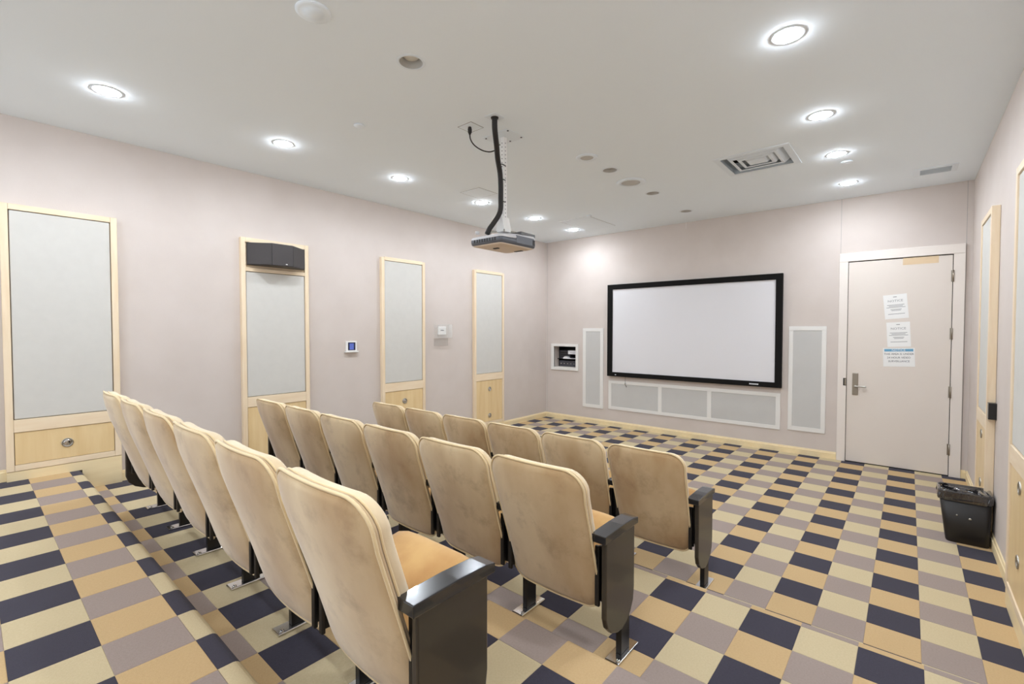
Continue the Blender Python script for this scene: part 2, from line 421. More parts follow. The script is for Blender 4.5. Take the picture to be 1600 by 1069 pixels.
sub(MB().cyl((-.487, YF-.07, .935), .012, .05, 'Y', 14), 'handle_stem', 'steel', hp)
sub(MB().box(-.498, -.375, YF-.078, YF-.062, .925, .945, bev=.006), 'lever', 'steel', hp)
st = box('strike_plate', (-.607, -.578, YF-.029, YF-.0255, .935, 1.027), 'gap_dark', d)
sub(MB().box(-.594, -.578, YF-.034, YF-.028, .942, 1.02, bev=.002), 'latch', 'nickel', st)

# ================================================================== THEATRE SEATS
def rr_outline(hwt, hwb, z0, z1, rt, rb, nside=9, ntop=8, narc=7):
    """rounded trapezoid outline (x,z), counter-clockwise from bottom-left"""
    pts = []
    def hw(z): return hwb + (hwt-hwb)*(z-z0)/(z1-z0)
    def arc(cx, cz, r, a0, a1):
        for k in range(narc+1):
            a = math.radians(a0+(a1-a0)*k/narc); pts.append((cx+r*math.cos(a), cz+r*math.sin(a)))
    arc(hw(z0)-rb, z0+rb, rb, -90, 0)
    za, zb = z0+rb, z1-rt
    for k in range(1, nside): z = za+(zb-za)*k/nside; pts.append((hw(z), z))
    arc(hw(z1)-rt, z1-rt, rt, 0, 90)
    xa = hw(z1)-rt
    for k in range(1, ntop): pts.append((xa-2*xa*k/ntop, z1))
    arc(-hw(z1)+rt, z1-rt, rt, 90, 180)
    for k in range(1, nside): z = zb+(za-zb)*k/nside; pts.append((-hw(z), z))
    arc(-hw(z0)+rb, z0+rb, rb, 180, 270)
    xa = hw(z0)-rb
    for k in range(1, ntop): pts.append((-xa+2*xa*k/ntop, z0))
    return pts
PROF = [(.20, .125), (.27, .105), (.35, .085), (.45, .055), (.55, .022), (.65, -.012), (.75, -.045), (.85, -.072), (.95, -.095)]
def yrear(x, z):
    for (za, ya), (zb, yb) in zip(PROF, PROF[1:]):
        if z <= zb or zb == .95:
            t = (z-za)/(zb-za); y = ya+(yb-ya)*t; break
    return y + .022*(x/.25)**2
def loft(outline, loops, zc):
    """loops: (scale, y offset); closes both ends with a centre point"""
    b = bmesh.new(); rings = []
    for sc, yo in loops:
        rings.append([b.verts.new((x*sc, yrear(x*sc, zc+(z-zc)*sc)+yo, zc+(z-zc)*sc)) for x, z in outline])
    n = len(outline)
    for A, B in zip(rings, rings[1:]):
        for k in range(n): b.faces.new([A[k], A[(k+1) % n], B[(k+1) % n], B[k]])
    for ring, (sc, yo) in ((rings[0], loops[0]), (rings[-1], loops[-1])):
        c = b.verts.new((0, yrear(0, zc)+yo, zc))
        for k in range(n): b.faces.new([ring[k], ring[(k+1) % n], c])
    bmesh.ops.recalc_face_normals(b, faces=list(b.faces))
    for f in b.faces: f.smooth = True
    return b
def end_panel(mb, x0, x1):
    pts = [(.06, .582), (.06, .26), (.075, .215), (.11, .18), (.16, .158), (.205, .152), (.245, .163), (.285, .195), (.312, .24), (.32, .30), (.32, .582)]
    mb.prism(pts, 'X', x0, x1, bev=.006)
def make_seat(kind):
    """local frame: x across (0 = seat centre), y forward from the row origin, z from its platform"""
    e = bpy.data.objects.new('theatre_seat', None); COL.objects.link(e); e.empty_display_size = .1
    ol = rr_outline(.250, .236, .245, .888, .085, .07)
    m = MB(); m.merge(loft(ol, [(.25, -.020), (.5, -.018), (.75, -.013), (.9, -.007), (.97, -.001), (1.0, .010), (1.0, .020), (.985, .024), (.8, .024), (.4, .024)], .56))
    sh = m.build('back_shell', 'velvet', e)
    tp = [(x*1.0, yrear(x, z)+.012, z) for x, z in ol]
    MB().tube([(x*1.006, yrear(x, z)+.006, .56+(z-.56)*1.004) for x, z in ol], .0052, 6, True).build('piping', 'piping', sh)
    oc = rr_outline(.246, .239, .548, .884, .083, .03)
    m = MB(); m.merge(loft(oc, [(.4, .024), (.9, .024), (.985, .026), (1.0, .034), (1.0, .052), (.985, .062), (.94, .072), (.8, .080), (.5, .086), (.25, .088)], .72))
    bc = m.build('back_cushion', 'velvet_front', e)
    MB().tube([(x*1.002, yrear(x, z)+.029, z) for x, z in oc], .0042, 6, True).build('piping', 'piping', bc)
    # seat cushion
    b = bmesh.new(); bmesh.ops.create_grid(b, x_segments=10, y_segments=10, size=1)
    b.free()
    b = bmesh.new(); bmesh.ops.create_cube(b, size=1)
    bmesh.ops.subdivide_edges(b, edges=list(b.edges), cuts=7, use_grid_fill=True)
    for v in b.verts:
        x, y, z = v.co*2
        k = lambda a, q: math.copysign(abs(a)**q, a)
        # superellipsoid rounding
        ln = (abs(x)**6+abs(y)**6+abs(z)**4)**(1/6.0) if (abs(x)+abs(y)+abs(z)) else 1
        mx_ = max(abs(x), abs(y), abs(z)); s_ = mx_/max(ln, 1e-6)
        x, y, z = x*s_, y*s_, z*s_
        lx, ly = x*.226, y*.185
        lz = z*.05+.022*(1-x*x)*(1-y*y)*(1 if z > 0 else 0)
        ca, sa = math.cos(math.radians(27)), math.sin(math.radians(27))
        v.co = (lx, .245+ly*ca-lz*sa, .448+ly*sa+lz*ca)
    for f in b.faces: f.smooth = True
    m = MB(); m.merge(b); sc = m.build('seat_cushion', 'velvet_seat', e)
    MB().prism([(.13, .325), (.16, .30), (.40, .43), (.41, .46), (.38, .475), (.12, .345)], 'X', -.205, .205, bev=.006).build('seat_pan', 'steel_black', e)
    for s in (-1, 1):
        m = MB()
        for k in range(4): m.box(s*.243-.0105, s*.243+.0105, .085+k*.034, .099+k*.034, .285+k*.006, .545-k*.012, bev=.003)
        m.box(s*.241-.006, s*.241+.006, .10, .25, .30, .52)
        m.build('hinge_housing', 'steel_black', e)
    MB().box(-.24, .24, .135, .16, .285, .315).build('cross_bar', 'steel_black', e)
    def standard(x, outer):
        """shared support: black plate, leg, chrome foot and padded arm; outer = +1/-1 adds the lacquered end panel"""
        m = MB()
        m.prism([(.10, .575), (.13, .30), (.17, .245), (.235, .20), (.235, 0.012), (.315, 0.012), (.315, .20), (.315, .27), (.315, .575)], 'X', x-.014, x+.014, bev=.003)
        leg = m.build('leg', 'steel_black', e)
        m = MB(); m.box(x-.034, x+.034, .17, .37, 0.0, .012, bev=.004)
        ft = m.build('foot', 'chrome', e)
        MB().lathe([(.00001, .02), (.007, .02), (.010, .016), (.010, .010), (.00001, .010)], (x+.022, .19, 0)).build('bolt', 'chrome', ft)
        MB().lathe([(.00001, .02), (.007, .02), (.010, .016), (.010, .010), (.00001, .010)], (x-.022, .35, 0)).build('bolt', 'chrome', ft)
        m = MB()
        m.prism([(.045, .578), (.045, .612), (.20, .616), (.31, .613), (.348, .606), (.348, .578)], 'X', x-.032, x+.038, bev=.003, seg=2)
        m.build('armrest', 'arm_black', e)
        if outer:
            m = MB()
            if outer > 0: end_panel(m, x+.010, x+.034)
            else: end_panel(m, x-.034, x-.010)
            m.build('end_panel', 'lacquer', e)
    standard(SP/2, 1 if kind == 'aisle' else 0)
    if kind == 'wall': standard(-SP/2, -1)
    return e
protos = {k: make_seat(k) for k in ('aisle', 'mid', 'wall')}
used = {k: False for k in protos}
ROWN = ('the nearest row', 'the middle row', 'the front row')
POS = ('at the aisle end of', 'second from the aisle end in', 'third from the aisle end in', 'fourth from the aisle end in', 'second from the wall end in', 'at the wall end of')
for r in range(3):
    for k in range(6):
        kind = 'aisle' if k == 0 else 'wall' if k == 5 else 'mid'
        if used[kind]: o = copy_tree(protos[kind])
        else: o = protos[kind]; used[kind] = True
        o.location = (SX0-SP*(k+.5), SEAT_Y[r], SEAT_Z[r])
        tag(o, 'tan velvet theatre seat %s %s' % (POS[k], ROWN[r]), 'seat', 'tan velvet theatre seats in %s' % ROWN[r])

# ================================================================== MAPLE WALL PANELS
def knob(mb, c, s, r=.036):
    mb.lathe([(r, 0), (r, s*.006), (r*.80, s*.007), (r*.72, s*.002)], c, 'X', 24)
def wall_panel(name, label, side, y0, y1, ztop, zbot, floor_z, spec, base=None, group='maple framed wall panels'):
    """side +1: on the left wall facing +X; -1: on the right wall"""
    xw = XL if side > 0 else XR
    X = lambda dd: xw + side*dd
    def bx(n, y_a, y_b, z_a, z_b, d0, d1, mat, par, bev=.0025):
        a, b = sorted((X(d0), X(d1))); return part(MB().box(a, b, y_a, y_b, z_a, z_b, bev=bev), n, mat, par)
    e = thing(name, label, 'wall panel', (xw, (y0+y1)/2, floor_z), group)
    D, sw = .05, .042
    bx('backing', y0+.003, y1-.003, zbot+.003, ztop-.003, .001, .022, 'groove', e, 0)
    bx('stile', y0, y0+sw, zbot, ztop, .001, D, 'maple', e); bx('stile', y1-sw, y1, zbot, ztop, .001, D, 'maple', e)
    a, b = y0+sw+.0008, y1-sw-.0008
    for z_a, z_b in spec['rails']: bx('rail', a, b, z_a, z_b, .002, D-.0008, 'maple_rail', e)
    for z_a, z_b in spec['fabric']:
        bx('fabric_panel', a+.004, b-.004, z_a+.004, z_b-.004, .022, .042, 'panel_fabric', e, .006)
    for (z_a, z_b, knobs) in spec['doors']:
        dr = bx('drawer_front' if z_b-z_a < .3 else 'cabinet_door', a+.003, b-.003, z_a+.003, z_b-.003, .022, .043, 'maple_door', e, .002)
        for kz in knobs:
            m = MB(); knob(m, (X(.0425), (y0+y1)/2, kz), side); kn = sub(m, 'ring_pull', 'steel', dr)
            sub(MB().lathe([(.00001, side*.004), (.014, side*.0035), (.022, side*.002), (.026, 0)], (X(.0430), (y0+y1)/2, kz), 'X', 20), 'pull_cup', 'chrome', dr)
            
    for (z_a, z_b) in spec.get('niche', []):
        bx('niche_back', a, b, z_a, z_b, .015, .026, 'maple_rail', e, 0)
    for i, (ya, yb, za, zb) in enumerate(base or []):
        bx('base', ya, yb, za, zb, .001, D-.003, 'maple_base', e, .001)
    return e
std = {'rails': [(2.505, 2.55), (.815, .925), (.105, .15)], 'fabric': [(.925, 2.505)], 'doors': [(.15, .815, (.672, .247))]}
wall_panel('wall_panel', 'wide-looking maple framed fabric panel with single drawer, nearest the camera', 1, .19, .858, 2.558, .553, 2*RISE,
           {'rails': [(2.515, 2.558), (.845, .94), (.553, .597)], 'fabric': [(.94, 2.515)], 'doors': [(.597, .845, (.72,))]},
           base=[(.19, .858, 3*RISE-.0, .55), (E3+.001, .858, 2*RISE, 3*RISE+.0)])
wall_panel('wall_panel', 'maple framed fabric panel with black speaker in its top niche', 1, 1.815, 2.505, 2.55, .255, RISE,
           {'rails': [(2.505, 2.55), (2.212, 2.25), (.83, .932), (.255, .30)], 'fabric': [(.932, 2.212)], 'niche': [(2.25, 2.505)], 'doors': [(.30, .83, (.70,))]},
           base=[(1.815, 2.505, RISE, .253)])
wall_panel('wall_panel', 'maple framed fabric panel between the touch control and thermostat', 1, 3.45, 4.143, 2.543, .105, 0, std, base=[(3.45, 4.143, 0, .103)])
wall_panel('wall_panel', 'far maple framed fabric panel nearest the front wall, two ring pulls', 1, 5.105, 5.795, 2.543, .105, 0, std, base=[(5.105, 5.795, 0, .103)])
stdr = {'rails': [(2.505, 2.55), (.85, .955), (.105, .15)], 'fabric': [(.955, 2.505)], 'doors': [(.15, .85, (.775, .378))]}
wall_panel('wall_panel', 'maple framed panel behind the waste bin, small black box on its edge', -1, 5.02, 5.69, 2.55, .105, 0, stdr, base=[(5.02, 5.69, 0, .103)])
wall_panel('wall_panel', 'maple framed panel cut off by the right edge of the picture', -1, 3.29, 3.965, 2.55, .105, 0, stdr, base=[(3.29, 3.965, 0, .103)])

# ---- surround speaker in the niche of the second panel
e = thing('surround_speaker', 'dark grey faceted surround speaker in the niche of a maple panel', 'speaker', (XL, 2.162, 2.27))
S0, S1 = XL+.03, XL+.205
pl = [(S0, 1.872), (XL+.055, 1.872), (S1, 2.05), (S1, 2.262), (XL+.055, 2.452), (S0, 2.452)]
part(MB().prism(pl, 'Z', 2.275, 2.5, bev=.004), 'cabinet', 'speaker_case', e)
for i, (p, q) in enumerate(((pl[1], pl[2]), (pl[2], pl[3]), (pl[3], pl[4]))):
    P_, Q_ = Vector((*p, 0)), Vector((*q, 0)); dv = (Q_-P_).normalized(); nv = Vector((-dv.y, dv.x, 0)); nv = nv if nv.x > 0 or (nv.x == 0) else -nv
    A_, B_ = P_+dv*.0006, Q_-dv*.0006
    quad = [(A_.x, A_.y), (B_.x, B_.y), (B_.x+nv.x*.005, B_.y+nv.y*.005), (A_.x+nv.x*.005, A_.y+nv.y*.005)]
    part(MB().prism(quad, 'Z', 2.282, 2.497), 'grille', 'speaker_grille', e)
part(MB().box(S1+.005, S1+.008, 2.185, 2.203, 2.292, 2.300), 'badge', 'white_plastic', e)

# ---- touch control, thermostat
e = thing('touch_control', 'small white wall control with blue lit screen on left wall', 'control', (XL, 3.04, 1.35))
b_ = part(MB().box(XL, XL+.018, 2.968, 3.112, 1.362, 1.48, bev=.003), 'housing', 'white_plastic', e)
sub(MB().box(XL+.017, XL+.0195, 2.993, 3.09, 1.372, 1.466), 'bezel', 'lcd_dark', b_)
sub(MB().box(XL+.019, XL+.0205, 3.012, 3.068, 1.380, 1.454), 'display', 'lcd', b_)
part(MB().box(XL, XL+.035, 2.955, 3.125, 1.345, 1.361, bev=.003), 'sill', 'white_plastic', e)
e = thing('thermostat', 'white thermostat inside a clear plastic guard box on left wall', 'thermostat', (XL, 4.48, 1.39))
b_ = part(MB().box(XL, XL+.028, 4.40, 4.55, 1.545, 1.665, bev=.01), 'thermostat_body', 'white_plastic', e)
sub(MB().box(XL+.0275, XL+.0295, 4.44, 4.50, 1.603, 1.617), 'dial_window', 'rack_grey', b_)
for nm, dd in (('guard_top', (XL, XL+.09, 4.34, 4.61, 1.690, 1.695)), ('guard_front', (XL+.085, XL+.09, 4.34, 4.61, 1.505, 1.690)), ('guard_side', (XL, XL+.085, 4.34, 4.345, 1.505, 1.690)), ('guard_side', (XL, XL+.085, 4.605, 4.61, 1.505, 1.690)), ('guard_bottom', (XL, XL+.09, 4.34, 4.61, 1.50, 1.505))):
    part(MB().box(*dd), nm, 'clear_plastic', e)
part(MB().box(XL, XL+.006, 4.335, 4.60, 1.39, 1.497), 'guard_plate', 'clear_plastic', e)

# ================================================================== FRONT WALL THINGS
# ---- projection screen
SXa, SXb, SZa, SZb = -3.835, -1.272, .848, 2.362
e = thing('projection_screen', 'large white projection screen in a wide black frame', 'screen', ((SXa+SXb)/2, YF, SZa))
part(MB().box(SXa+.08, SXb-.07, YF-.05, YF-.035, SZa+.065, SZb-.075), 'screen_surface', 'screen_white', e)
fw = .09; yb0, yb1 = YF-.065, YF-.005
for nm, pts in (('frame_side', [(SXa, SZa), (SXa+fw, SZa+.07), (SXa+fw, SZb-.08), (SXa, SZb)]), ('frame_side', [(SXb, SZa), (SXb, SZb), (SXb-.077, SZb-.08), (SXb-.077, SZa+.07)]),
                ('frame_top', [(SXa, SZb), (SXa+fw, SZb-.08), (SXb-.077, SZb-.08), (SXb, SZb)]), ('frame_bottom', [(SXa, SZa), (SXb, SZa), (SXb-.077, SZa+.07), (SXa+fw, SZa+.07)])):
    part(MB().prism(pts, 'Y', yb0, yb1), nm, 'screen_black', e)
for k in range(7):       # small pale maker's badge made of separate strokes
    x = -1.655+k*.0165
    part(MB().box(x, x+.0125, yb0-.0015, yb0, .872, .889), 'badge', 'rack_white', e)
part(MB().box(-3.690, -3.668, yb0-.0015, yb0, .872, .884), 'badge', 'rack_white', e)
# ---- speaker grilles
def grille(name, label, x0, x1, z0, z1, fx, fz, cols):
    e = thing(name, label, 'grille', ((x0+x1)/2, YF, z0), 'white framed speaker grilles around the screen')
    part(MB().box(x0, x1, YF-.012, YF, z0, z0+fz, bev=.002), 'frame_rail', 'white_trim', e); part(MB().box(x0, x1, YF-.012, YF, z1-fz, z1, bev=.002), 'frame_rail', 'white_trim', e)
    xs_ = [x0]+cols+[x1]
    for k, x in enumerate(xs_):
        a, b = (x, x+fx) if k == 0 else (x-fx, x) if k == len(xs_)-1 else (x-fx*.55, x+fx*.55)
        part(MB().box(a, b, YF-.0115, YF, z0+fz, z1-fz, bev=.002), 'frame_stile', 'white_trim', e)
    for a, b in zip(xs_, xs_[1:]):
        part(MB().box(a+fx*.5, b-fx*.5, YF-.006, YF, z0+fz*.9, z1-fz*.9), 'grille_cloth', 'grille_cloth', e)
grille('speaker_grille', 'tall narrow white framed speaker grille beside the equipment niche', -4.342, -3.938, .275, 1.645, .062, .055, [])
grille('speaker_grille', 'tall narrow white framed speaker grille between screen and door', -1.2, -.787, .305, 1.664, .05, .055, [])
grille('speaker_grille', 'long low three-bay white speaker grille under the screen', -3.838, -1.288, .287, .772, .055, .05, [-2.943, -2.201])
# ---- infrared sensor hanging below the screen
e = thing('infrared_sensor', 'tiny silver sensor dangling on a wire below the screen frame', 'sensor', (-3.52, YF-.03, .70))
part(MB().tube([(-3.52, YF-.03, .85), (-3.52, YF-.032, .78), (-3.518, YF-.034, .745)], .0022, 6), 'wire', 'cable_black', e)
part(MB().lathe([(.00001, 0), (.009, .003), (.012, .015), (.009, .03), (.00001, .033)], (-3.520, YF-.035, .715)), 'sensor_head', 'chrome', e)
part(MB().tube([(-3.518, YF-.034, .72), (-3.505, YF-.03, .695), (-3.50, YF-.03, .68)], .004, 6), 'tail', 'cable_black', e)
# ---- equipment niche
e = thing('equipment_niche', 'white framed recess in the front wall with dark equipment inside', 'niche', (-4.72, YF, .89))
for nm, dd in (('frame_side', (-5.015, NX0+.0, YF-.022, YF+.02, .89, 1.363)), ('frame_side', (NX1, -4.434, YF-.022, YF+.02, .89, 1.363)), ('frame_top', (NX0, NX1, YF-.0215, YF+.02, NZ1, 1.363)), ('frame_bottom', (NX0, NX1, YF-.0215, YF+.02, .89, NZ0))):
    part(MB().box(*dd, bev=.003), nm, 'white_trim', e)
NB = YF+.32
for dd in ((NX0-.02, NX1+.02, NB, NB+.02, NZ0-.02, NZ1+.02), (NX0-.02, NX0-.001, YF+.15, NB, NZ0-.02, NZ1+.02), (NX1+.001, NX1+.02, YF+.15, NB, NZ0-.02, NZ1+.02), (NX0, NX1, YF+.15, NB, NZ1+.001, NZ1+.02), (NX0, NX1, YF+.15, NB, NZ0-.02, NZ0-.001)):
    part(MB().box(*dd), 'cavity_side', 'rack_black', e)
part(MB().box(NX0, NX1, YF+.10, NB, 1.08, 1.09), 'shelf', 'rack_black', e)
amp = tag(MB().box(NX0+.03, NX1-.05, YF+.12, NB-.03, NZ0+.002, 1.055, bev=.005).build('amplifier', 'rack_grey', origin=(-4.73, YF+.2, NZ0)), 'dark audio unit lying at the bottom of the wall recess', 'amplifier')
for k in range(5): 
    m = MB().cyl((NX0+.07+k*.07-amp.location.x, YF+.115-amp.location.y, 1.0-NZ0), .011, .008, 'Y', 12); m.build('dial', 'chrome', amp)
rt = tag(MB().box(-4.70, NX1-.008, YF+.06, YF+.2, 1.175, 1.245, bev=.006).build('router', 'rack_white', origin=(-4.59, YF+.1, 1.175)), 'white box device on the upper right of the wall recess', 'device')
part_ = MB().box(-.06, .06, -.042, -.0395, .03, .036).build('slot', 'rack_grey', rt)
sv = tag(MB().prism([(-4.80, 1.092), (-4.80, 1.11), (-4.77, 1.135), (-4.71, 1.135), (-4.68, 1.105), (-4.50, 1.105), (-4.50, 1.092)], 'Y', YF+.05, YF+.11, bev=.003).build('media_player', 'rack_white', origin=(-4.65, YF+.08, 1.092)), 'white low media box with raised end on the recess shelf', 'device')
MB().box(.03, .13, -.0325, -.0295, .003, .008).build('slot', 'rack_grey', sv)
lib = tag(MB().box(NX0+.02, -4.70, YF+.14, YF+.28, 1.092, 1.24, bev=.004).build('receiver', 'rack_grey', origin=(-4.80, YF+.2, 1.092)), 'dark receiver standing on the left of the recess shelf', 'receiver')
for k in range(3): MB().box(-.11, .06, -.0625, -.0595, .03+k*.035, .045+k*.035).build('faceplate_strip', 'rack_black', lib)

# ---- notices on the door
def notice(label, cor, kind):
    """cor: corner coords (x,z) tl,tr,bl,br on the door"""
    tl, tr, bl, br = [Vector((c[0], 0, c[1])) for c in cor]
    c = (tl+tr+bl+br)/4; wv = ((tr-tl)+(br-bl))/2; hv = ((tl-bl)+(tr-br))/2; W, H = wv.length, hv.length
    ux = wv.normalized(); uz = Vector((-ux.z, 0, ux.x)); y = YF-.0128
    e = thing('notice', label, 'notice', (c.x, y, c.z), 'paper notices taped on the door', world=False)
    e.rotation_euler = (0, -math.atan2(ux.z, ux.x), 0)
    MB().box(-W/2, W/2, -.0012, 0, -H/2, H/2).build('sheet', 'paper', e)
    M0 = Matrix.Rotation(math.pi/2, 4, 'X')
    def txt(s, size, x, z, mat, sx=1.0): text_mesh('lettering', s, size, mat, e, Matrix.Translation((x, -.0018, z)) @ M0, sx=sx)
    if kind == 'paper':
        MB().box(-.016, .016, -.0018, -.0011, H/2-.032, H/2-.024).build('printed_mark', 'print_grey', e)
        txt('NOTICE', .036, 0, H/2-.075, 'print_grey', 1.05)
        for k, (hw, z) in enumerate(((.078, .02), (.062, .006), (.085, -.008), (.05, -.032), (.042, -.045), (.075, -.085))):
            MB().box(-hw, hw, -.0018, -.0011, z-.0028, z+.0028).build('printed_line', 'print_grey', e)
    else:
        MB().box(-W/2+.012, W/2-.012, -.0018, -.0011, H/2-.04, H/2-.010).build('header_band', 'print_blue', e)
        txt('NOTICE', .034, 0, H/2-.0255, 'paper', 1.0)
        for k, s in enumerate(('THIS AREA IS UNDER', '24 HOUR VIDEO', 'SURVEILLANCE')): txt(s, .031, 0, H/2-.070-k*.042, 'print_dark', .92)
notice('upper white paper notice on the door, tilted', [(-.245, 2.015), (-.032, 2.041), (-.211, 1.743), (.001, 1.754)], 'paper')
notice('middle white paper notice on the door, hung nearly straight', [(-.205, 1.70), (.007, 1.715), (-.190, 1.418), (.02, 1.425)], 'paper')
notice('video surveillance sign with blue header, lowest on the door', [(-.229, 1.402), (.054, 1.412), (-.226, 1.188), (.058, 1.197)], 'sign')

# ================================================================== WASTE BIN
e = thing('waste_bin', 'black plastic waste bin with a liner bag by the right wall', 'bin', (.36, 4.96, 0))
def ring(x0, x1, y0, y1, z, r, n=6):
    pts = []
    for cx, cy, a0 in ((x1-r, y1-r, 0), (x0+r, y1-r, 90), (x0+r, y0+r, 180), (x1-r, y0+r, 270)):
        for k in range(n+1):
            a = math.radians(a0+90*k/n); pts.append((cx+r*math.cos(a), cy+r*math.sin(a), z))
    return pts
def skin(rings, cap0=True, cap1=False):
    b = bmesh.new(); R = [[b.verts.new(p) for p in r] for r in rings]; n = len(R[0])
    for A, B in zip(R, R[1:]):
        for k in range(n): f = b.faces.new([A[k], A[(k+1) % n], B[(k+1) % n], B[k]]); f.smooth = True
    if cap0: b.faces.new(R[0][::-1])
    if cap1: b.faces.new(R[-1])
    return b
m = MB(); m.merge(skin([ring(.245, .478, 4.868, 5.040, 0, .03), ring(.240, .482, 4.863, 5.045, .012, .03), ring(.196, .490, 4.845, 5.072, .385, .035), ring(.202, .484, 4.851, 5.066, .385, .033), ring(.210, .478, 4.86, 5.06, .30, .03)], True, True))
bd = part(m, 'body', 'bin_black', e)
sub(MB().lathe([(.00001, -.001), (.007, -.001), (.009, .002)], (.372, 4.851, .20), 'Y', 12), 'rivet', 'steel', bd)
sub(MB().lathe([(.00001, -.001), (.005, -.001), (.006, .002)], (.300, 4.851, .215), 'Y', 12), 'rivet', 'steel', bd)
# liner: folded over the rim, crumpled
rn = random.Random(3); rings = []
def jig(p, a): return (min(p[0]+rn.uniform(-a, a), XR-.004), p[1]+rn.uniform(-a, a), p[2]+rn.uniform(-a, a))
for gx, z, amp_ in ((.004, .325, .004), (.008, .345, .004), (.006, .37, .002), (.006, .388, .002), (.001, .396, .002), (-.010, .394, .004)):
    rings.append([jig(p, amp_) for p in ring(.196-gx, .490+gx, 4.843-gx, 5.074+gx, z, .04, 12)])
for k, (f, z) in enumerate(((.93, .388), (.84, .384), (.74, .382), (.62, .384), (.48, .380), (.34, .384), (.18, .382))):
    rings.append([jig((.343+(p[0]-.343)*f, 4.9585+(p[1]-4.9585)*f, z), .011) for p in ring(.196, .490, 4.843, 5.074, 0, .04, 12)])
m = MB(); bsk = skin(rings, False, True)
for f in bsk.faces: f.smooth = False
m.merge(bsk); part(m, 'liner_bag', 'bag_black', e)

# ---- small black box on the edge of the right panel
e = thing('wall_box', 'small black box with silver edge on the right wall panel', 'box', (.483, 4.99, .95))
b_ = part(MB().box(.462, XR, 4.955, 5.019, .948, 1.07, bev=.003), 'case', 'steel_black', e)
sub(MB().box(.4605, .4625, 4.958, 5.016, .952, 1.066), 'face_plate', 'steel', b_)

# ================================================================== PROJECTOR
PX, PY = -2.60, 2.95
e = thing('projector_mount', 'white perforated ceiling pole with plate holding the projector', 'mount', (PX, PY, 2.44))
pp = part(MB().box(PX-.14, PX+.14, PY-.11, PY+.11, ZC-.004, ZC, bev=.001), 'ceiling_plate', 'fixture_white', e)
for sx, sy in ((-.12, -.085), (.12, -.085), (-.12, .085), (.12, .085), (0, -.085), (.0, .085)):
    sub(MB().cyl((PX+sx, PY+sy, ZC-.008), .008, .005, 'Z', 10), 'screw', 'rack_grey', pp)
pole = part(MB().box(PX-.02, PX+.02, PY-.02, PY+.02, 2.47, ZC-.004, bev=.003), 'pole', 'white_plastic', e)
for k in range(20):
    sub(MB().cyl((PX+.0197, PY, 2.56+k*.032), .0045, .0012, 'X', 8), 'hole', 'rack_grey', pole)
    sub(MB().cyl((PX, PY-.0209, 2.56+k*.032), .0045, .0012, 'Y', 8), 'hole', 'rack_grey', pole)
part(MB().prism([(PX-.02, 2.56), (PX+.02, 2.56), (PX+.045, 2.455), (PX+.045, 2.432), (PX-.045, 2.432), (PX-.045, 2.455)], 'Y', PY-.045, PY+.045, bev=.003), 'head', 'white_plastic', e)
for sx, sy in ((-1, -1), (1, -1), (-1, 1), (1, 1)):
    part(MB().tube([(PX+sx*.03, PY+sy*.03, 2.440), (PX+sx*.07, PY+sy*.075, 2.436), (PX+sx*.08, PY+sy*.085, 2.415)], .007, 8), 'bracket_arm', 'steel', e)
e = thing('projector', 'grey ceiling projector hanging from the white pole', 'projector', (PX, PY, 2.31))
X_0, X_1, Y_0, Y_1 = PX-.172, PX+.172, PY-.228, PY+.228
def pring(g, z, tilt=0): return [(x, y, zz+tilt*(y-PY)) for x, y, zz in ring(X_0+g, X_1-g, Y_0+g, Y_1-g, z, .03, 5)]
m = MB(); m.merge(skin([pring(.02, 2.303), pring(.004, 2.312), pring(0, 2.33), pring(0, 2.352), pring(.006, 2.358), pring(.006, 2.362)], True, True)); lower = part(m, 'lower_case', 'projector_grey', e)
m = MB(); m.merge(skin([pring(.09, 2.290), pring(.045, 2.294), pring(.012, 2.303), pring(.012, 2.306)], True, True)); part(m, 'under_bounce_plate', 'projector_under_bounce', e)
m = MB(); m.merge(skin([pring(.003, 2.360, .06), pring(-.001, 2.366, .06), pring(-.001, 2.374, .06), pring(.012, 2.395, .10), pring(.06, 2.408, .12)], True, True)); part(m, 'upper_case', 'projector_silver', e)
part(MB().box(X_0+.012, X_1-.008, PY+.03, Y_1-.004, 2.358, 2.428, bev=.01), 'lens_housing', 'projector_top', e)
part(MB().box(X_1-.004, X_1+.0015, PY-.04, Y_1-.035, 2.322, 2.385, bev=.002), 'side_panel', 'projector_grey', e)
part(MB().box(X_1+.0005, X_1+.003, Y_1-.055, Y_1-.028, 2.328, 2.372), 'vent_opening', 'rack_black', e)
for k in range(9): part(MB().box(X_0+.05+k*.028, X_0+.066+k*.028, Y_0-.0012, Y_0+.002, 2.325, 2.350), 'vent_slot', 'rack_black', e)
lz = part(MB().lathe([(.05, 0), (.05, .03), (.044, .034), (.036, .02), (.00001, .012)], (PX+.06, Y_1-.006, 2.368), 'Y', 24), 'lens', 'rack_black', e)
part(MB().box(PX-.02, PX+.03, PY-.11, PY-.085, 2.284, 2.292), 'foot', 'rack_black', e); part(MB().box(PX+.01, PX+.09, PY+.12, PY+.15, 2.286, 2.296, bev=.002), 'lens_cover_latch', 'rack_black', e)
part(MB().tube([(X_0+.05, Y_0+.04, 2.405), (X_0+.05, Y_0+.04, 2.428)], .017, 12), 'knob', 'projector_silver', e)
part(MB().tube([(X_1-.05, Y_1-.04, 2.41), (X_1-.05, Y_1-.04, 2.432)], .012, 12), 'knob', 'projector_top', e)
